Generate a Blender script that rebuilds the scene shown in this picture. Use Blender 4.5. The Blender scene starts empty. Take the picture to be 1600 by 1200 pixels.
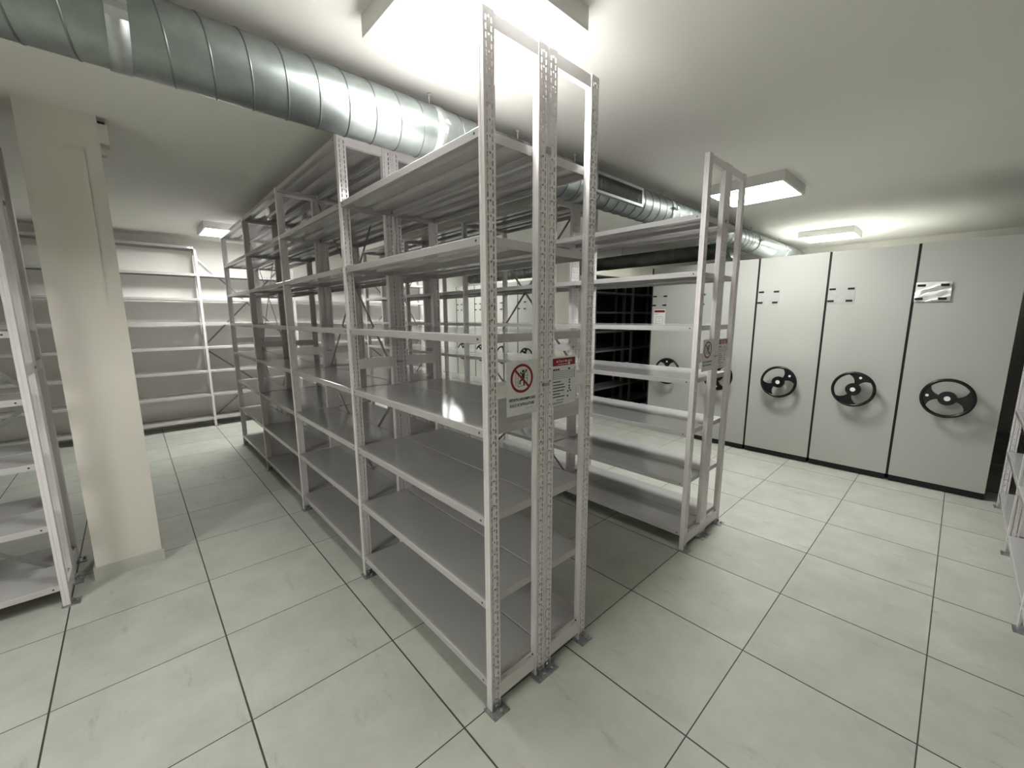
import bpy, math, random
from mathutils import Matrix, Vector
random.seed(7)
SC = bpy.context.scene
COL = SC.collection
PI = math.pi

# ------------------------------------------------------------------ helpers
class MB:
    """collects boxes, prisms and tubes and links them as ONE mesh object"""
    def __init__(s): s.v, s.f, s.m, s.sm = [], [], [], []
    def face(s, pts, m=0, smooth=False):
        i = len(s.v); s.v += [tuple(p) for p in pts]
        s.f.append(tuple(range(i, i + len(pts)))); s.m.append(m); s.sm.append(smooth)
    def box(s, x0, x1, y0, y1, z0, z1, m=0):
        i = len(s.v)
        s.v += [(x0,y0,z0),(x1,y0,z0),(x1,y1,z0),(x0,y1,z0),(x0,y0,z1),(x1,y0,z1),(x1,y1,z1),(x0,y1,z1)]
        for q in ((0,3,2,1),(4,5,6,7),(0,1,5,4),(1,2,6,5),(2,3,7,6),(3,0,4,7)):
            s.f.append(tuple(i + k for k in q)); s.m.append(m); s.sm.append(False)
        return s
    def prism(s, poly, a, b, axis='y', m=0, smooth=False):
        """poly: 2D points; axis y -> (x,z), axis x -> (y,z), axis z -> (x,y)"""
        def P(p, t):
            return {'y': (p[0], t, p[1]), 'x': (t, p[0], p[1]), 'z': (p[0], p[1], t)}[axis]
        n = len(poly); i = len(s.v)
        s.v += [P(p, a) for p in poly] + [P(p, b) for p in poly]
        s.f.append(tuple(i + k for k in range(n))[::-1]); s.m.append(m); s.sm.append(False)
        s.f.append(tuple(i + n + k for k in range(n))); s.m.append(m); s.sm.append(False)
        for k in range(n):
            k2 = (k + 1) % n
            s.f.append((i + k, i + k2, i + n + k2, i + n + k)); s.m.append(m); s.sm.append(smooth)
        return s
    def rings(s, rings, closed=True, cap=False, m=0, smooth=True):
        """skin a list of rings (each a list of points)"""
        n = len(rings[0]); i = len(s.v)
        for r in rings: s.v += [tuple(p) for p in r]
        for a in range(len(rings) - 1):
            for k in range(n if closed else n - 1):
                k2 = (k + 1) % n
                s.f.append((i + a*n + k, i + a*n + k2, i + (a+1)*n + k2, i + (a+1)*n + k)); s.m.append(m); s.sm.append(smooth)
        if cap:
            s.f.append(tuple(i + k for k in range(n))[::-1]); s.m.append(m); s.sm.append(False)
            j = i + (len(rings) - 1) * n
            s.f.append(tuple(j + k for k in range(n))); s.m.append(m); s.sm.append(False)
        return s
    def disc(s, c, r, h, axis='z', n=16, m=0):
        """short cylinder from c along +axis by h"""
        def P(a, t):
            u, w = r*math.cos(a), r*math.sin(a)
            return {'z': (c[0]+u, c[1]+w, c[2]+t), 'y': (c[0]+u, c[1]+t, c[2]+w), 'x': (c[0]+t, c[1]+u, c[2]+w)}[axis]
        A = [2*PI*k/n for k in range(n)]
        return s.rings([[P(a, 0) for a in A], [P(a, h) for a in A]], cap=True, m=m)
    def bar(s, p, q, w, t, nrm, m=0):
        """flat bar from p to q, width w, thickness t along nrm"""
        p, q, nrm = Vector(p), Vector(q), Vector(nrm).normalized()
        d = (q - p).normalized(); u = nrm.cross(d).normalized() * w/2; n = nrm * t/2
        i = len(s.v)
        for e in (p, q): s.v += [tuple(e-u-n), tuple(e+u-n), tuple(e+u+n), tuple(e-u+n)]
        for f in ((0,1,2,3),(7,6,5,4),(0,4,5,1),(1,5,6,2),(2,6,7,3),(3,7,4,0)):
            s.f.append(tuple(i + k for k in f)); s.m.append(m); s.sm.append(False)
        return s
    def mesh(s, name, mats):
        me = bpy.data.meshes.new(name)
        me.from_pydata(s.v, [], s.f)
        for mt in (mats if isinstance(mats, (list, tuple)) else [mats]): me.materials.append(mt)
        me.polygons.foreach_set('material_index', s.m)
        me.polygons.foreach_set('use_smooth', s.sm)
        me.update()
        import bmesh
        bm = bmesh.new(); bm.from_mesh(me)
        bmesh.ops.recalc_face_normals(bm, faces=bm.faces)
        bm.to_mesh(me); bm.free()
        return me
    def build(s, name, mats, parent=None, loc=(0,0,0)):
        return put(name, s.mesh(name, mats), parent, loc)

def put(name, me, parent=None, loc=(0,0,0), rot=(0,0,0)):
    o = bpy.data.objects.new(name, me); COL.objects.link(o)
    o.location = loc; o.rotation_euler = rot
    if parent: o.parent = parent
    return o
def tag(o, label=None, cat=None, group=None, kind=None):
    if label: o['label'] = label
    if cat: o['category'] = cat
    if group: o['group'] = group
    if kind: o['kind'] = kind
    return o
def thing(name, label, cat, loc=(0,0,0), rz=0, group=None):
    o = bpy.data.objects.new(name, None); COL.objects.link(o)
    o.location = loc; o.rotation_euler = (0,0,rz)
    return tag(o, label, cat, group)
def copy_tree(o, parent=None):
    c = o.copy(); COL.objects.link(c)
    if parent: c.parent = parent
    for ch in list(o.children): copy_tree(ch, c)
    return c

# ------------------------------------------------------------------ materials
def mat(name, col, rough=.5, metal=0., spec=.5, noise=0, nscale=8., bump=0., bscale=200.):
    m = bpy.data.materials.new(name); m.use_nodes = True
    nt = m.node_tree; b = nt.nodes['Principled BSDF']
    b.inputs['Base Color'].default_value = (*col, 1); b.inputs['Roughness'].default_value = rough
    b.inputs['Metallic'].default_value = metal; b.inputs['Specular IOR Level'].default_value = spec
    if noise or bump:
        tc = nt.nodes.new('ShaderNodeTexCoord')
    if noise:
        n = nt.nodes.new('ShaderNodeTexNoise'); n.inputs['Scale'].default_value = nscale; n.inputs['Detail'].default_value = 6
        nt.links.new(tc.outputs['Object'], n.inputs['Vector'])
        r = nt.nodes.new('ShaderNodeMapRange'); r.inputs[1].default_value = .3; r.inputs[2].default_value = .7
        r.inputs[3].default_value = 1 - noise; r.inputs[4].default_value = 1 + noise
        nt.links.new(n.outputs['Fac'], r.inputs[0])
        x = nt.nodes.new('ShaderNodeMix'); x.data_type = 'RGBA'; x.blend_type = 'MULTIPLY'; x.inputs[0].default_value = 1
        x.inputs[6].default_value = (*col, 1); nt.links.new(r.outputs[0], x.inputs[7])
        nt.links.new(x.outputs[2], b.inputs['Base Color'])
    if bump:
        n2 = nt.nodes.new('ShaderNodeTexNoise'); n2.inputs['Scale'].default_value = bscale; n2.inputs['Detail'].default_value = 3
        nt.links.new(tc.outputs['Object'], n2.inputs['Vector'])
        bp = nt.nodes.new('ShaderNodeBump'); bp.inputs['Strength'].default_value = bump; bp.inputs['Distance'].default_value = .002
        nt.links.new(n2.outputs['Fac'], bp.inputs['Height']); nt.links.new(bp.outputs['Normal'], b.inputs['Normal'])
    return m
M_RACK  = mat('painted_steel_grey', (.70,.66,.668), .33, spec=.5, noise=.03, nscale=5)
M_SHELF = mat('shelf_enamel', (.47,.455,.456), .13, spec=.55, noise=.04, nscale=4)
M_HOLE  = mat('dark_bolt', (.008,.008,.008), .5)
M_ZINC  = mat('zinc_plate', (.42,.44,.45), .38, metal=.9, noise=.25, nscale=60)
M_DUCT  = mat('galvanised_sheet', (.29,.32,.314), .37, metal=.85, noise=.14, nscale=14, bump=.03, bscale=60)
M_SEAM = mat('duct_seam', (.20,.22,.22), .4, metal=.9)
M_STRAP = mat('galvanised_strap', (.42,.44,.435), .5, metal=.85, noise=.1, nscale=30)
M_PIPE  = mat('dull_dark_sheet', (.11,.115,.108), .5, metal=.6, noise=.2, nscale=6)
M_PLASTER = mat('cream_plaster', (.66,.62,.57), .85, spec=.2, noise=.03, nscale=2, bump=.15, bscale=120)
M_WALL  = mat('white_wall_paint', (.85,.84,.795), .85, spec=.2, noise=.03, nscale=1.5, bump=.1, bscale=90)
M_CEIL  = mat('ceiling_paint', (.84,.83,.795), .9, spec=.15, noise=.02, nscale=1.2, bump=.1, bscale=80)
M_PANEL = mat('cabinet_enamel', (.41,.413,.385), .36, spec=.45, noise=.015, nscale=2)
M_BLACK = mat('black_rubber', (.008,.008,.0075), .6, spec=.3)
M_WHEEL = mat('black_bakelite', (.006,.006,.0065), .25, spec=.4)
M_CAP   = mat('white_cap', (.8,.8,.78), .3)
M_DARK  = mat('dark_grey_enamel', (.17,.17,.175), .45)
M_SKIRT = mat('tile_skirting', (.46,.455,.43), .5, noise=.05, nscale=12)
M_LAMPF = mat('lamp_housing', (.62,.615,.60), .5)
M_SIGN  = mat('sign_plastic', (.66,.66,.65), .35)
M_RED   = mat('sign_red', (.22,.004,.014), .4)
M_INK   = mat('sign_black', (.008,.008,.008), .5)
M_INKG  = mat('sign_grey', (.22,.22,.22), .5)
M_PAPER = mat('paper_white', (.8,.8,.78), .7)
M_HOLD  = mat('clear_grey_plastic', (.40,.405,.385), .3, noise=.05, nscale=25)
M_FILM  = mat('plastic_film', (.62,.62,.63), .10, metal=.75)
M_CLIP  = mat('grey_clip', (.33,.34,.31), .5)

def emit(name, col, k):
    m = bpy.data.materials.new(name); m.use_nodes = True; nt = m.node_tree; nt.nodes.clear()
    e = nt.nodes.new('ShaderNodeEmission'); o = nt.nodes.new('ShaderNodeOutputMaterial')
    e.inputs[0].default_value = (*col, 1); e.inputs[1].default_value = k
    nt.links.new(e.outputs[0], o.inputs[0]); return m
M_BRACE = mat('brace_strip', (.30,.30,.30), .35, metal=.75)
M_ROD = mat('white_rod', (.62,.61,.59), .4)
M_SLAT = mat('grille_slat', (.16,.165,.16), .45, metal=.5)
M_LIGHT = emit('led_diffuser', (.985, 1, .95), 16.)
M_LIGHT_DIM = emit('led_diffuser_dim', (.985, 1, .95), 14.)

def floor_material():
    m = bpy.data.materials.new('floor_tiles'); m.use_nodes = True; nt = m.node_tree; N = nt.nodes; L = nt.links
    b = N['Principled BSDF']; g = N.new('ShaderNodeNewGeometry'); sp = N.new('ShaderNodeSeparateXYZ')
    L.new(g.outputs['Position'], sp.inputs[0])
    def mt(op, a, c=None):
        n = N.new('ShaderNodeMath'); n.operation = op
        for k, v in ((0, a), (1, c)):
            if v is None: continue
            if isinstance(v, (int, float)): n.inputs[k].default_value = v
            else: L.new(v, n.inputs[k])
        return n.outputs[0]
    def line(c, w):
        t = mt('ADD', mt('DIVIDE', c, .6), .5)
        f = mt('ABSOLUTE', mt('SUBTRACT', mt('FRACT', mt('ADD', t, 100.)), .5))
        return mt('LESS_THAN', mt('MULTIPLY', f, .6), w/2), mt('FLOOR', t)
    lx, ix = line(sp.outputs[0], .0068); ly, iy = line(sp.outputs[1], .0048)
    grout = mt('MAXIMUM', lx, ly)
    cb = N.new('ShaderNodeCombineXYZ')
    fx = mt('FLOOR', mt('DIVIDE', sp.outputs[0], .6)); fy = mt('FLOOR', mt('DIVIDE', sp.outputs[1], .6))
    L.new(fx, cb.inputs[0]); L.new(fy, cb.inputs[1])
    wn = N.new('ShaderNodeTexWhiteNoise'); wn.noise_dimensions = '2D'; L.new(cb.outputs[0], wn.inputs['Vector'])
    # cloudy cement look, offset per tile
    off = N.new('ShaderNodeVectorMath'); off.operation = 'MULTIPLY_ADD'
    L.new(wn.outputs['Color'], off.inputs[0]); off.inputs[1].default_value = (30, 30, 30); L.new(g.outputs['Position'], off.inputs[2])
    n1 = N.new('ShaderNodeTexNoise'); n1.inputs['Scale'].default_value = 4.5; n1.inputs['Detail'].default_value = 8; n1.inputs['Roughness'].default_value = .62
    L.new(off.outputs[0], n1.inputs['Vector'])
    # scuffs, stretched
    mp = N.new('ShaderNodeMapping'); mp.inputs['Scale'].default_value = (9, 2.6, 1); mp.inputs['Rotation'].default_value = (0, 0, .5)
    L.new(off.outputs[0], mp.inputs[0])
    n2 = N.new('ShaderNodeTexNoise'); n2.inputs['Scale'].default_value = 1.6; n2.inputs['Detail'].default_value = 9; n2.inputs['Roughness'].default_value = .7
    L.new(mp.outputs[0], n2.inputs['Vector'])
    r1 = N.new('ShaderNodeMapRange'); r1.inputs[1].default_value = .3; r1.inputs[2].default_value = .7; r1.inputs[3].default_value = .87; r1.inputs[4].default_value = 1.08
    L.new(n1.outputs['Fac'], r1.inputs[0])
    r2 = N.new('ShaderNodeMapRange'); r2.inputs[1].default_value = .60; r2.inputs[2].default_value = .74; r2.inputs[3].default_value = 1.; r2.inputs[4].default_value = .72
    L.new(n2.outputs['Fac'], r2.inputs[0])
    r3 = N.new('ShaderNodeMapRange'); r3.inputs[3].default_value = .96; r3.inputs[4].default_value = 1.04
    L.new(wn.outputs['Value'], r3.inputs[0])
    f = mt('MULTIPLY', mt('MULTIPLY', r1.outputs[0], r2.outputs[0]), r3.outputs[0])
    x = N.new('ShaderNodeMix'); x.data_type = 'RGBA'; x.blend_type = 'MULTIPLY'; x.inputs[0].default_value = 1
    x.inputs[6].default_value = (.515, .52, .468, 1); L.new(f, x.inputs[7])
    y = N.new('ShaderNodeMix'); y.data_type = 'RGBA'; y.inputs[7].default_value = (.055, .056, .05, 1)
    L.new(grout, y.inputs[0]); L.new(x.outputs[2], y.inputs[6]); L.new(y.outputs[2], b.inputs['Base Color'])
    ro = N.new('ShaderNodeMapRange'); ro.inputs[3].default_value = .42; ro.inputs[4].default_value = .56
    L.new(n1.outputs['Fac'], ro.inputs[0]); L.new(ro.outputs[0], b.inputs['Roughness'])
    b.inputs['Specular IOR Level'].default_value = .35
    bp = N.new('ShaderNodeBump'); bp.inputs['Strength'].default_value = .5; bp.inputs['Distance'].default_value = .002; bp.invert = True
    L.new(grout, bp.inputs['Height']); L.new(bp.outputs[0], b.inputs['Normal'])
    return m

# ------------------------------------------------------------------ the room
X0, X1, Y0, Y1, H = -5.6, 7.8, -4.2, 6.56, 2.70
def slab(name, x0, x1, y0, y1, z0, z1, m):
    return tag(MB().box(x0, x1, y0, y1, z0, z1).build(name, m), kind='structure')
slab('floor', X0-.2, X1+.2, Y0-.2, Y1+.2, -.15, 0, floor_material())
slab('ceiling', X0-.2, X1+.2, Y0-.2, Y1+.2, H, H+.15, M_CEIL)
slab('wall_left', X0, X1, Y1, Y1+.15, 0, H, M_WALL)
slab('wall_back', X1, X1+.15, Y0-.15, Y1+.15, 0, H, M_WALL)
slab('wall_right', X0, X1, Y0-.15, Y0, 0, H, M_WALL)
slab('wall_front', X0-.15, X0, Y0-.15, Y1+.15, 0, H, M_WALL)

def pillar(name, x0, x1, y0, y1, base, relief=False):
    b = MB().box(x0, x1, y0, y1, 0, H)
    if relief:   # shallow plastered strip running down the front face and dying out
        a, c = x0 + .165, x0 + .240
        b.prism([(y0+.001, 2.52), (y0-.011, 2.49), (y0-.007, 1.9), (y0+.001, 1.35)], a, c, 'x')
    tag(b.build(name, M_PLASTER), kind='structure')
    k = MB(); t = .011
    k.box(x0-t, x1+t, y0-t, y0, 0, .078).box(x0-t, x1+t, y1, y1+t, 0, .078)
    k.box(x0-t, x0, y0, y1, 0, .078).box(x1, x1+t, y0, y1, 0, .078)
    tag(k.build(base, M_SKIRT), kind='structure')
pillar('pillar', -1.098, -.79, 2.283, 2.62, 'baseboard_left', True)
pillar('pillar.001', 4.47, 4.85, 3.16, 3.66, 'baseboard_back')

# ------------------------------------------------------------------ racking
PW, PT = .048, .030           # upright: web width, flange depth
D = .300                      # depth of one row
LEV = [.132, .482, .830, 1.175, 1.518, 1.853, 2.190, 2.522]
_cache = {}
def upright_mesh(h):
    k = ('up', h)
    if k in _cache: return _cache[k]
    b = MB(); t = .0016
    cols = [(0,.0098,0), (.0098,.0150,1), (.0150,.0206,0), (.0206,.0274,2), (.0274,.0330,0), (.0330,.0382,1), (.0382,PW,0)]
    z0 = .004
    for x0, x1, kind in cols:
        if kind == 0: b.box(x0, x1, 0, t, z0, h); continue
        pitch, ln = (.0245, .0160) if kind == 1 else (.049, .0065)
        z = z0; c = z0 + .03 + (.0 if kind == 1 else .012)
        while c + ln < h - .008:
            b.box(x0, x1, 0, t, z, c); z = c + ln; c += pitch
        b.box(x0, x1, 0, t, z, h)
    for x0, s in ((0, 1), (PW, -1)):           # the two flanges, each with a pressed groove and a turned-in lip
        fl = [(0,t), (0,.0115), (.0016*s,.0125), (.0016*s,.0175), (0,.0185), (0,PT), (.0228*s,PT), (.0228*s,PT-t), (t*s,PT-t), (t*s,.0195), (.0034*s,.0185), (.0034*s,.0115), (t*s,.0105), (t*s,t)]
        b.prism([(x0 + p, q) for p, q in fl], z0, h, 'z')
    _cache[k] = b.mesh('upright', [M_RACK]); return _cache[k]
def shelf_mesh(L):
    k = ('sh', round(L, 4))
    if k in _cache: return _cache[k]
    b = MB(); lip, t, r = .032, .0012, .005
    for x0, s in ((.001, 1), (D - .001, -1)):
        P = [(r + .004, 0)] + [(r - r*math.sin(a*PI/8), -r + r*math.cos(a*PI/8)) for a in range(0, 5)] + [(0, -lip), (.013, -lip), (.013, -lip+t), (t, -lip+t), (t, -r), (r, -t), (r+.004, -t)]
        b.prism([(x0 + p*s, q) for p, q in P], 0, L, 'y', smooth=False)
        for y in (.022, L - .022):
            b.disc((x0 - .0006 if s > 0 else x0 - .0004, y, -.0165), .0045, .001, 'x', 10, m=1)
    b.box(.001 + r + .004, D - .001 - r - .004, 0, L, -t, 0)
    for y in (0, L - t): b.box(.012, D - .012, y, y + t, -lip, -t)
    for c in (.098, .202):
        b.prism([(c-.034, -t), (c-.022, -.017), (c+.022, -.017), (c+.034, -t)], .012, L - .012, 'y')
    _cache[k] = b.mesh('shelf', [M_SHELF, M_HOLE]); return _cache[k]
def rail_mesh(kind):
    if kind in _cache: return _cache[kind]
    b = MB(); x0, x1, t = PW + .0005, D - PW - .0005, .0016
    if kind == 'top':
        z0, z1 = 2.477, 2.522
        b.box(x0, x1, .004, .004+t, z0, z1).box(x0, x1, .004+t, .028, z1-t, z1).box(x0, x1, .004+t, .028, z0, z0+t)
        b.box(x0, x1, .028-t, .028, z0+t, z0+.008)
    elif kind == 'mid':
        b.box(x0, x1, .0, t, 1.285, 1.343).box(x0, x1, t, .024, 1.343-t, 1.343).box(x0, x1, t, .024, 1.285, 1.285+t)
    else:
        z0, z1 = .045, .108
        b.box(x0, x1, .001, .001+t, z0, z1)
        ys = [.0026, .010, .015, .020, .028]; sl = [(x0+.016, x0+.042), (x1-.042, x1-.016)]
        xs = sorted([x0, x1] + [v for p in sl for v in p])
        for i in range(len(xs) - 1):
            slot = any(abs(xs[i] - p[0]) < 1e-6 for p in sl)
            for j in range(4):
                if slot and j in (1, 3 if False else 1): continue
                b.box(xs[i], xs[i+1], ys[j], ys[j+1], z1-t, z1)
        for x in (x0 + .006, x1 - .006): b.disc((x, .013, z1), .004, .002, 'z', 8, m=1)
    _cache[kind] = b.mesh(kind + '_rail', [M_RACK, M_HOLE]); return _cache[kind]
def foot_mesh(w):
    k = ('ft', w)
    if k in _cache: return _cache[k]
    b = MB(); b.box(-.016, w + .016, -.038, .034, 0, .004)
    n = 1 if w < .06 else 2
    for i in range(n):
        cx = w/2 if n == 1 else (PW/2 if i == 0 else w - PW/2)
        b.box(cx - .019, cx + .019, -.0022, -.0002, .004, .034)                 # upright tab bolted to the web
        b.disc((cx + .006, -.024, .004), .011, .003, 'z', 12).disc((cx + .006, -.024, .007), .007, .012, 'z', 6)
        b.disc((cx - .002, -.0105, .024), .0065, .0085, 'y', 10)
    _cache[k] = b.mesh('foot_plate', [M_ZINC]); return _cache[k]
def brace_mesh(P, levels):
    k = ('br', P, tuple(levels))
    if k in _cache: return _cache[k]
    b = MB(); x = D + .001
    for z0, z1 in levels:
        b.bar((x - .0012, PT, z0), (x - .0012, P, z1), .021, .0018, (1,0,0))
        b.bar((x + .0012, PT, z1), (x + .0012, P, z0), .021, .0018, (1,0,0))
        b.disc((x - .004, (PT + P)/2, (z0 + z1)/2), .007, .008, 'x', 8)
    _cache[k] = b.mesh('cross_brace', [M_BRACE]); return _cache[k]

def rack(label, loc, rz, bays, P=1.2165, rows=2, topbays=(), braced=(), group=None, h=2.525, top=None, levels=None):
    root = thing('shelving_rack', label, 'shelving rack', loc, rz, group)
    off = D + .002
    def add(name, me, x=0, y=0, z=0): return put(name, me, root, (x, y, z))
    for k in range(bays + 1):
        y = k*P
        for r in range(rows):
            xo = r*off
            add('upright', upright_mesh(h), xo, y); add('upright', upright_mesh(h), xo + D - PW, y)
            add('top_rail', rail_mesh('top'), xo, y); add('side_brace', rail_mesh('mid'), xo, y); add('base_rail', rail_mesh('base'), xo, y)
        add('foot_plate', foot_mesh(PW), 0, y)
        if rows == 2:
            add('foot_plate', foot_mesh(2*PW + .002), D - PW, y); add('foot_plate', foot_mesh(PW), off + D - PW, y)
            b = MB().box(-.012, .014, -.0045, -.0003, 0, .022).disc((.001, -.0075, .011), .006, .003, 'y', 8)
            k2 = 'clip'
            if k2 not in _cache: _cache[k2] = b.mesh('row_clip', [M_CLIP])
            add('row_clip', _cache[k2], D + .001, y, 2.17)
            b = MB().box(-.022, .022, -.003, -.0003, 0, .012).disc((-.014, -.0065, .006), .0055, .0035, 'y', 8)
            if 'link' not in _cache: _cache['link'] = b.mesh('row_link', [M_ZINC])
            add('row_link', _cache['link'], D + .001, y, 1.305)
        else: add('foot_plate', foot_mesh(PW), D - PW, y)
    for k in range(bays):
        y = k*P + PT + .001; L = P - PT - .002
        lv = LEV if k in topbays else LEV[:7]
        for r in range(rows):
            for i, z in enumerate(lv):
                if top and i == 7: z = top
                add('shelf', shelf_mesh(L), r*off, y, z)
        if k in braced: add('cross_brace', brace_mesh(P, [(1.175, 2.455), (.075, 1.12)]), 0, k*P)
    return root

R1 = rack('long double-sided grey metal shelving rack in the middle of the room, nearest to the viewer', (.117, -.027, 0), 0, 4, topbays=(1,2,3), braced=(1,3))
R2 = rack('double-sided grey shelving rack standing between the central rack and the handwheel cabinets', (1.815, -.022, 0), 0, 4, topbays=(1,2,3), braced=(1,3))
R3 = rack('single-depth shelving rack along the far white wall behind the central rack', (-1.2165 + 1.2165*4 + .02, 6.2, 0), PI/2, 6, rows=1, topbays=(3,4,5), braced=(0,2), top=2.555)
R4 = rack('grey shelving rack cut by the left edge of the photo, beside the cream pillar', (-1.197, 2.065, 0), PI/2, 2, rows=2, topbays=(0,1), braced=(0,))
R5 = rack('shelving rack cut by the right edge of the photo, beside the row of handwheel cabinets', (1.36, -1.50, 0), -PI/2, 3, P=1.0, rows=2, topbays=(), braced=(1,))

# ------------------------------------------------------------------ signs on the racks
def text_mesh(s, size, w, mats, bold=.0, space=1.):
    c = bpy.data.curves.new('t', 'FONT'); c.body = s; c.size = size; c.extrude = .0002; c.offset = bold; c.space_character = space
    o = bpy.data.objects.new('t', c); COL.objects.link(o)
    dg = bpy.context.evaluated_depsgraph_get(); dg.update()
    me = bpy.data.meshes.new_from_object(o.evaluated_get(dg))
    bpy.data.objects.remove(o); bpy.data.curves.remove(c)
    xs = [v.co.x for v in me.vertices]; x0, x1 = min(xs), max(xs)
    k = w/(x1 - x0) if w else 1
    for v in me.vertices: v.co = Vector(((v.co.x - x0)*k, -v.co.z - .0003, v.co.y))   # stand up, facing -y
    me.materials.clear(); me.materials.append(mats)
    return me
def flat(b, pts, t=.0005, m=0, y=0):      # polygon in x,z on a face that looks to -y
    b.prism(pts, y - t, y, 'y', m)
def circ(cx, cz, r, n=24, a0=0, a1=2*PI): return [(cx + r*math.cos(a0+(a1-a0)*k/n), cz + r*math.sin(a0+(a1-a0)*k/n)) for k in range(n)]
def stroke(b, p, q, w, m=0, t=.0005):
    p, q = Vector(p), Vector(q); d = (q-p).normalized(); n = Vector((-d.y, d.x))*w/2
    flat(b, [tuple(p-n), tuple(q-n), tuple(q+n), tuple(p+n)], t, m)

def climbing_sign(label, loc):
    root = thing('warning_sign', label, 'sign', loc, 0, 'no climbing signs on the racks'); root.scale = (1.07, 1, 1)
    W, Hh = .150, .206
    MB().box(0, W, 0, .0016, 0, Hh).build('sign_panel', M_SIGN, root)
    r = MB(); c = (.073, .139); n = 40
    for k in range(n):
        a, e = 2*PI*k/n, 2*PI*(k+1)/n
        flat(r, [(c[0]+.055*math.cos(a), c[1]+.055*math.sin(a)), (c[0]+.055*math.cos(e), c[1]+.055*math.sin(e)),
                 (c[0]+.0455*math.cos(e), c[1]+.0455*math.sin(e)), (c[0]+.0455*math.cos(a), c[1]+.0455*math.sin(a))], .0006)
    stroke(r, (c[0]-.034, c[1]+.034), (c[0]+.034, c[1]-.034), .0085, t=.0008)
    r.build('prohibition_ring', M_RED, root)
    p = MB()
    flat(p, circ(.079, .1655, .0058, 16)); flat(p, [(.071,.158),(.087,.158),(.084,.132),(.074,.132)])       # head, trunk
    stroke(p, (.072,.156), (.063,.163), .0045); stroke(p, (.086,.157), (.093,.166), .0045); stroke(p, (.093,.165), (.097,.172), .0045)
    stroke(p, (.082,.134), (.083,.112), .0062); stroke(p, (.076,.134), (.064,.131), .0058); stroke(p, (.064,.132), (.063,.117), .0052)
    for a, d in (((.054,.108),(.054,.160)), ((.099,.112),(.099,.168)), ((.043,.112),(.043,.165)), ((.054,.108),(.090,.112)), ((.088,.148),(.099,.150)), ((.088,.140),(.099,.138)), ((.084,.168),(.098,.172))):
        stroke(p, a, d, .0016)
    p.build('pictogram', M_INK, root)
    put('lettering', text_mesh('VIETATO ARRAMPICARSI', .0155, .131, M_INK, .0002), root, (.0095, 0, .0545))
    put('lettering', text_mesh('SULLE SCAFFALATURE', .0155, .121, M_INK, .0002), root, (.0145, 0, .0335))
    s = MB(); stroke(s, (.095,.021), (.128,.021), .0012); s.build('small_print', M_INKG, root)
    return root
def load_sign(label, loc):
    root = thing('load_sign', label, 'sign', loc, 0, 'load tables on the racks'); root.scale = (1.06, 1, 1)
    MB().box(0, .146, 0, .0016, 0, .204).build('sign_panel', M_SIGN, root)
    b = MB(); flat(b, [(.006,.166),(.140,.166),(.140,.197),(.006,.197)]); hb = b.build('header_band', M_RED, root)
    put('lettering', text_mesh('elermet', .0175, .092, M_PAPER, .0, 1.35), root, (.027, -.0006, .1795))
    u = MB(); stroke(u, (.036,.172), (.094,.172), .0018, t=.0008); flat(u, [(.098,.169),(.107,.169),(.107,.178),(.098,.178)], .0008); u.build('underline', M_PAPER, root)
    g = MB()
    for x, w in ((.010,.011), (.024,.009), (.036,.010), (.098,.012)): stroke(g, (x,.1505), (x+w,.1505), .0065)
    for z in (.143,.1355,.128,.1205,.113): stroke(g, (.008,z), (.138,z), .0013)
    stroke(g, (.008,.153), (.008,.111), .0012); stroke(g, (.138,.158), (.138,.111), .0012)
    for i, w in enumerate((.045,.065,.072,.066,.042,.070)):
        stroke(g, (.009, .0995-.0125*i), (.009+w, .0995-.0125*i), .0038)
    for x, z in ((.108,.102),(.108,.0905),(.107,.0765),(.107,.066),(.099,.054),(.114,.056),(.097,.034)): flat(g, circ(x, z, .0042, 8))
    stroke(g, (.03,.0225), (.075,.0225), .0025); stroke(g, (.010,.013), (.072,.013), .0016); stroke(g, (.010,.009), (.066,.009), .0016)
    g.build('load_table', M_INK, root)
    return root
climbing_sign('white no-climbing sign with red prohibition circle on the near end of the central rack', (.2055, -.0288, 1.211))
load_sign('white load table sign with red header on the near end of the central rack', (.4500, -.0288, 1.214))
climbing_sign('small white no-climbing sign with red circle on the end of the rack before the cabinets', (1.901, -.0238, 1.222))
load_sign('small white load table sign with red header on the rack before the cabinets', (2.150, -.0238, 1.222))

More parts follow.
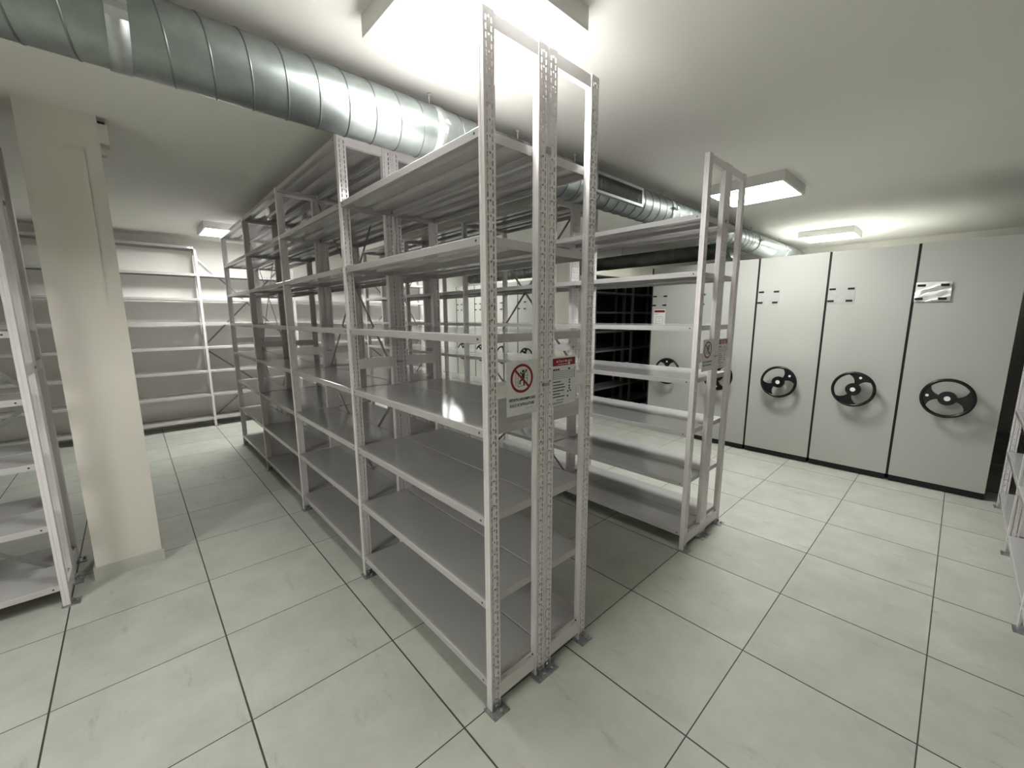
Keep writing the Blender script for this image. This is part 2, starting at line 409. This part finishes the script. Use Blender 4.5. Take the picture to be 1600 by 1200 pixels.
# ------------------------------------------------------------------ ceiling lights
LT = [(.285, .23, 'square white light panel on the ceiling above the near end of the central rack'),
      (3.375, .23, 'square ceiling light panel seen past the end posts of the second rack'),
      (6.36, .23, 'square ceiling light panel above the handwheel cabinets, farthest on the right'),
      (.285, 5.30, 'square ceiling light panel near the far white wall, left of the central rack'),
      (3.375, 5.30, 'square ceiling light panel near the far white wall, behind the second rack'),
      (6.36, 5.30, 'square ceiling light panel in the far corner above the rear cabinets'),
      (-3.1, .23, 'square ceiling light panel outside the photo, over the aisle on the left'),
      (-4.7, -.7, 'square ceiling light panel outside the photo, farthest to the left')]
lamp = None
for x, y, lb in LT:
    if lamp is None:
        lamp = thing('ceiling_light', lb, 'ceiling light', (x, y, H), 0, 'square light panels on the ceiling')
        f = MB(); a, z0 = .30, -.078
        for s in (-1, 1):
            f.box(min(s*a, s*(a-.004)), max(s*a, s*(a-.004)), -a, a, z0, 0); f.box(-a+.004, a-.004, min(s*a, s*(a-.004)), max(s*a, s*(a-.004)), z0, 0)
            f.box(min(s*a, s*(a-.02)), max(s*a, s*(a-.02)), -a, a, z0-.002, z0+.003); f.box(-a+.02, a-.02, min(s*a, s*(a-.02)), max(s*a, s*(a-.02)), z0-.002, z0+.003)
        f.box(-a+.004, a-.004, -a+.004, a-.004, -.004, 0)
        f.build('frame', M_LAMPF, lamp)
        d = MB(); d.box(-a+.02, a-.02, -a+.02, a-.02, z0+.003, z0+.006); d.build('diffuser', M_LIGHT, lamp)
    else:
        c = copy_tree(lamp); c.location = (x, y, H); c['label'] = lb
        if x < -1:                                   # an older, weaker panel
            for ch in c.children:
                if ch.name.startswith('diffuser'): ch.data = ch.data.copy(); ch.data.materials[0] = M_LIGHT_DIM

# ------------------------------------------------------------------ spiral ducts
DY, DZ, DR = .842, 2.512, .1235
def duct(x0, x1, R=DR, pitch=.12, phase=0.):
    """plain cylinder with the raised helical lock seam wound round it"""
    b = MB(); n = 64
    b.rings([[(x, DY - R*math.sin(2*PI*k/n), DZ + R*math.cos(2*PI*k/n)) for k in range(n)] for x in (x0, x1)], cap=True)
    turns = (x1 - x0)/pitch; m = int(turns*48); rings = []
    t0 = (x0 - phase)/pitch
    for i in range(m + 1):
        q = t0 + turns*i/m; x = phase + q*pitch; th = 2*PI*q
        # profile: a dark shoulder groove line and a rounded lip
        P = [(-.0045, R - .0004), (-.0036, R + .0022), (-.0008, R + .0030), (.0018, R + .0022), (.0030, R - .0004)]
        rings.append([(x + d, DY - r*math.sin(th), DZ + r*math.cos(th)) for d, r in P])
    b.rings(rings, closed=True, m=1)
    return b
droot = thing('ventilation_duct', 'large round spiral galvanised duct under the ceiling, crossing above the central rack', 'duct', (0,0,0))
duct(X0 + .01, 5.02, phase=-.509).build('duct_pipe', [M_DUCT, M_SEAM], droot)
p = MB(); A = [2*PI*k/40 for k in range(40)]
def prof(pts, m): return [[(x, DY - r*math.sin(a), DZ + r*math.cos(a)) for a in A] for x, r in pts]
p.rings(prof([(5.0,.1225),(5.02,.126),(5.04,.1225),(5.10,.1225),(5.9,.1225),(5.91,.126),(5.93,.126),(5.94,.122),(6.95,.122),(6.96,.125),(6.99,.125),(7.0,.121),(7.28,.121),(7.29,.126),(7.33,.126),(7.335,.02)], 0), cap=True)
p.build('end_section', M_DUCT, droot)
for x in (-3.07, -1.89, -.707, .468, 1.09, 1.645, 2.892, 4.05, 5.21, 6.4):
    b = MB(); w = .027
    b.rings(prof([(x-w,.124),(x-w,.1282),(x+w,.1282),(x+w,.124)], 0), smooth=True)
    b.prism([(DY-.125, DZ-.030), (DY-.125, DZ+.022), (DY-.148, DZ+.014), (DY-.150, DZ+.004), (DY-.132, DZ-.006)], x-w, x+w, 'x')
    s = b.build('hanger_strap', M_STRAP, droot)
    MB().disc((x, DY-.166, DZ+.010), .0045, .03, 'y', 8).disc((x, DY-.158, DZ+.010), .0095, .008, 'y', 6).build('clamp_bolt', M_ZINC, s)
    MB().disc((x, DY, DZ+.126), .0045, H - DZ - .126, 'z', 8).disc((x, DY, H-.012), .011, .012, 'z', 8).build('hanger_rod', M_ROD, droot)
g = MB(); gx0, gx1, gy = 1.722, 2.350, DY - .131
for z0, z1 in ((DZ-.070, DZ-.052), (DZ+.052, DZ+.070)): g.box(gx0, gx1, gy, gy+.03, z0, z1)
for x0, x1 in ((gx0, gx0+.018), (gx1-.018, gx1)): g.box(x0, x1, gy, gy+.03, DZ-.052, DZ+.052)
gr = g.build('vent_grille', M_STRAP, droot)
s = MB(); n = 34
for k in range(n):
    x = gx0 + .018 + (gx1 - gx0 - .036)*(k + .5)/n
    s.box(x-.0013, x+.0013, gy+.004, gy+.015, DZ-.052, DZ+.052)
s.build('grille_slats', M_SLAT, gr)
MB().box(gx0+.018, gx1-.018, gy+.0155, gy+.018, DZ-.052, DZ+.052).build('grille_back', M_BLACK, gr)

# dark branch duct running over the cabinets
broot = thing('branch_duct', 'dull dark round duct running level above the handwheel cabinets, below the ceiling', 'duct', (0,0,0))
def bprof(pts, n=32, cx=5.0, cz=2.415): return [[(cx + r*math.cos(2*PI*k/n), y, cz + r*math.sin(2*PI*k/n)) for k in range(n)] for y, r in pts]
pp = [(DY + .17, .1)]
y = DY + .28
while y < 6.4:
    pp += [(y-.008,.1), (y-.004,.1025), (y+.004,.1025), (y+.008,.1)]; y += .12 if y > 3.2 else .58
pp += [(6.5, .1)]
MB().rings(bprof(pp), cap=True).build('duct_pipe', M_PIPE, broot)
MB().rings(bprof([(DY+.128,.103),(DY+.134,.108),(DY+.142,.103),(DY+.150,.108),(DY+.158,.103),(DY+.164,.108),(DY+.1695,.101)]), cap=True).build('flexible_collar', M_DUCT, broot)
for y in (1.25, 2.6, 4.4, 6.0):
    MB().disc((5.0, y, 2.515), .004, H - 2.515, 'z', 8).build('hanger_rod', M_ZINC, broot)

# ------------------------------------------------------------------ mobile cabinets with handwheels
CX, CW, CD, CH = 4.45, .638, 3.25, 2.205
def body_mesh(w, depth=CD):
    """open steel shelving carried behind the end panel: posts, shelves and a middle mesh"""
    b = MB(); h = CH - .022
    xs = [.03 + i*(depth-.06)/3 for i in range(4)]
    for px in xs:
        for y in ((-w/2+.004, -w/2+.034), (w/2-.034, w/2-.004), (-.02, .02)):
            b.box(px, px+.045, y[0], y[1], .06, h)
    z = .1
    for i in range(7):
        b.box(.03, depth, -w/2+.006, w/2-.006, z, z+.028); z += .305
    return b
def roof_mesh(w, depth=CD): return MB().box(.022, depth, -w/2+.006, w/2-.006, CH-.02, CH-.003)
def base_mesh(w, depth=CD): return MB().box(.004, depth, -w/2+.004, w/2-.004, .008, .06)
PY = [-1.121, -.483, .155, .793, 1.431]
class CabMeshes: pass
CM = CabMeshes()
CM.panel = MB().prism([(-.309,.062),(.309,.062),(.309,CH),(-.309,CH)], 0, .022, 'x').mesh('end_panel', [M_PANEL])
CM.seal = MB().box(-.001, .03, .3095, .3285, .062, CH).mesh('edge_seal', [M_BLACK])
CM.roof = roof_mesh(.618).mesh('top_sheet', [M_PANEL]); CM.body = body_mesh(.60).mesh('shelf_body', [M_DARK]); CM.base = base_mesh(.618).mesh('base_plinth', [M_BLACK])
def wheel_mesh():
    b = MB(); R, r = .160, .0135; n, m = 48, 10; rings = []
    for i in range(n + 1):
        a = 2*PI*i/n
        rings.append([(-.095 + r*math.sin(2*PI*k/m), (R + r*math.cos(2*PI*k/m))*math.cos(a), (R + r*math.cos(2*PI*k/m))*math.sin(a)) for k in range(m)])
    b.rings(rings)
    for a0 in (0, PI):                                   # two web lobes, waisted between hub and rim
        P = []; half = lambda q: .30 + .42*((q - .055)/.1)**2 + (.35 if q < .06 else 0)
        rr = [.05 + .108*i/8 for i in range(9)]
        for q in rr: P.append((q*math.cos(a0 - half(q)), q*math.sin(a0 - half(q))))
        for i in range(9):
            a = a0 - half(rr[-1]) + 2*half(rr[-1])*i/8; P.append((rr[-1]*math.cos(a), rr[-1]*math.sin(a)))
        for q in rr[::-1]: P.append((q*math.cos(a0 + half(q)), q*math.sin(a0 + half(q))))
        b.prism(P, -.101, -.089, 'x')
    b.disc((-.108, 0, 0), .060, .026, 'x', 32).disc((-.116, 0, 0), .036, .01, 'x', 24).disc((-.09, 0, 0), .026, .09, 'x', 20)
    return b
CM.wheel = wheel_mesh().mesh('handwheel', [M_WHEEL])
CM.cap = MB().disc((-.119, 0, 0), .0205, .004, 'x', 20).mesh('hub_cap', [M_CAP])
CM.dot = MB().disc((-.1035, .126, 0), .0115, .0035, 'x', 14).mesh('grip_pin', [M_CAP])
CM.hold = MB().box(-.004, 0, -.104, .104, -.084, .084).mesh('label_holder', [M_HOLD])
CM.clip = MB().box(-.008, -.004, -.026, .026, -.0095, .0095).mesh('clip', [M_BLACK])

def cabinet(label, yc, ang, group, holder=True):
    root = thing('mobile_cabinet', label, 'mobile shelving cabinet', (CX, yc, 0), 0, group)
    put('end_panel', CM.panel, root); put('edge_seal', CM.seal, root); put('shelf_body', CM.body, root); put('base_plinth', CM.base, root); put('top_sheet', CM.roof, root)
    w = put('handwheel', CM.wheel, root, (0, .004, .866), (ang, 0, 0))
    put('hub_cap', CM.cap, w); put('grip_pin', CM.dot, w)
    h = put('label_holder', CM.hold, root, (0, .200, 1.780))
    for y, z in ((.074, .058), (-.072, .058), (.080, -.058), (-.066, -.058)): put('clip', CM.clip, h, (0, y, z))
    return root
# angles: from image-right counter-clockwise becomes, in the panel's y-z plane, mirrored (image-right is -y)
def wa(deg): return PI - math.radians(deg)
GA = 'pale handwheel cabinets in a row on the right'
cabs = []
for yc, dg, lb in ((PY[4], 92, 'pale mobile cabinet with red-headed notice, leftmost of the row, at the dark open aisle'),
                   (PY[3], 268, 'pale handwheel cabinet partly hidden by the end posts of the second rack'),
                   (PY[2], 36, 'pale handwheel cabinet just right of the second rack, first one fully visible'),
                   (PY[1], 68, 'pale handwheel cabinet with whitish film in its label holder, second from the right'),
                   (PY[0], 174, 'pale handwheel cabinet with crumpled plastic sleeve in its label holder, rightmost')):
    cabs.append(cabinet(lb, yc, wa(dg), GA))
for hd in cabs[4].children:
    if hd.name.startswith('label_holder'):
        for cl in hd.children: cl.location.x = -.021
# notice on the leftmost cabinet
n = thing('notice', 'white paper notice with red header on the leftmost cabinet of the row', 'notice', (CX - .0006, PY[4] + .2, 1.46))
MB().box(-.001, 0, -.082, .082, 0, .208).build('sheet', M_PAPER, n)
b = MB(); b.box(-.0016, -.001, -.074, .074, .168, .198); b.build('header_band', M_RED, n)
b = MB()
for z, w in ((.15,.06),(.142,.04)): b.box(-.0016, -.001, .07-w, .07, z, z+.003)
for y0, y1, z0, z1 in ((-.05,.05,.112,.115),(-.05,.05,.02,.023),(-.05,-.047,.02,.115),(.047,.05,.02,.115),(-.02,.03,.05,.053),(-.02,.02,.09,.093)): b.box(-.0016, -.001, y0, y1, z0, z1)
b.build('diagram', M_INKG, n)
# film in the two right-hand holders
def film(w, h, amp, seed, nx=22, nz=14):
    rnd = random.Random(seed); ph = [(rnd.uniform(10, 60), rnd.uniform(10, 60), rnd.uniform(0, 6)) for _ in range(6)]
    def off(y, z): return -.010 - amp*(1 + sum(math.sin(a*y + c*z + d) for a, c, d in ph)/4)
    P = lambda i, j, e=0: (off(-w/2 + w*i/nx, -h/2 + h*j/nz) + e, -w/2 + w*i/nx, -h/2 + h*j/nz)
    b = MB()
    b.rings([[P(i, j) for i in range(nx + 1)] for j in range(nz + 1)], closed=False)
    b.rings([[P(i, j, .0012) for i in range(nx + 1)] for j in range(nz + 1)], closed=False)
    return b
film(.225, .168, .005, 3, 44, 28).build('plastic_sleeve', M_FILM, cabs[4], (0, .198, 1.782))
film(.190, .150, .0012, 5).build('plastic_sleeve', M_HOLD, cabs[3], (0.006, .200, 1.780))

# fixed unit on the far side of the open aisle, the rear block of cabinets and the unit at the right wall
def fixed(label, yc, w, depth=CD):
    root = thing('fixed_cabinet', label, 'fixed shelving cabinet', (CX, yc, 0))
    MB().box(0, .022, -w/2, w/2, .062, CH).build('end_panel', M_PANEL, root)
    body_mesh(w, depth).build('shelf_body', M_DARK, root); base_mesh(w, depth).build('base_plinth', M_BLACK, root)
    roof_mesh(w, depth).build('top_sheet', M_PANEL, root)
    MB().box(.03, depth, w/2-.004, w/2, .06, CH).build('back_sheet', M_BLACK, root)
    return root
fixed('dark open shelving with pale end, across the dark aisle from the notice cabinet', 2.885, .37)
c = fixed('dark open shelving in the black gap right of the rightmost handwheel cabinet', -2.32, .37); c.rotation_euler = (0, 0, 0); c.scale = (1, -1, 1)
GB = 'pale handwheel cabinets far behind the central rack'
for yc, dg, lb in ((4.067, 110, 'pale distant handwheel cabinet nearest the beige pillar, seen through the racks'),
                   (4.705, 60, 'pale distant handwheel cabinet, second from the beige pillar, seen through the racks'),
                   (5.343, 100, 'pale distant handwheel cabinet, third from the beige pillar, seen through the racks'),
                   (5.981, 80, 'pale distant handwheel cabinet farthest from the beige pillar, next to the wall rack')):
    cabinet(lb, yc, wa(dg), GB)
r0 = None
for x, lb in ((4.75, 'steel floor rail under the cabinets, nearest the room'), (5.9, 'steel floor rail in the dark aisle, middle one'), (7.05, 'steel floor rail in the dark aisle, deepest one')):
    o = MB().box(-.03, .03, -2.5, 3.06, 0, .006).build('floor_rail', M_ZINC, None, (x, 0, 0)); tag(o, lb, 'floor rail', 'floor rails under the cabinets')

# small box on the side of the pillar
jb = thing('junction_box', 'small cream box fixed high on the right side of the pillar', 'junction box', (-.7915, 2.335, 2.50))
MB().box(0, .042, -.045, .045, .055, .16).build('box_body', M_PLASTER, jb)
MB().box(0, .026, -.022, .022, 0, .055).build('cable_cover', M_PLASTER, jb)
MB().box(.004, .034, -.03, .03, .16, .178).build('red_cap', mat('dark_red_plastic', (.06,.015,.012), .5), jb)

# ------------------------------------------------------------------ camera
F, yaw, pit, rol, cx, cy, cz = 642.913, .826222957, -.162084351, -.00402631, -.785276, -1.133109, 1.579775
f = Vector((math.cos(pit)*math.cos(yaw), math.cos(pit)*math.sin(yaw), math.sin(pit)))
r_ = f.cross(Vector((0,0,1))).normalized(); u = r_.cross(f)
c, s = math.cos(rol), math.sin(rol)
R, U = r_*c + u*s, -r_*s + u*c
cam = bpy.data.cameras.new('camera'); co = bpy.data.objects.new('camera', cam); COL.objects.link(co)
co.matrix_world = Matrix(((R.x, U.x, -f.x, cx), (R.y, U.y, -f.y, cy), (R.z, U.z, -f.z, cz), (0,0,0,1)))
cam.sensor_fit = 'HORIZONTAL'; cam.sensor_width = 36; cam.lens = F/1600*36; cam.clip_start = .05
SC.camera = co

w = bpy.data.worlds.new('world'); SC.world = w; w.use_nodes = True
w.node_tree.nodes['Background'].inputs[0].default_value = (0, 0, 0, 1)
vs = SC.view_settings; vs.view_transform = 'Standard'; vs.look = 'None'; vs.gamma = 1; vs.use_curve_mapping = False; vs.exposure = 1.85
SC.cycles.max_bounces = 10; SC.cycles.diffuse_bounces = 6; SC.cycles.glossy_bounces = 5
SC.cycles.use_denoising = True; SC.cycles.caustics_reflective = False
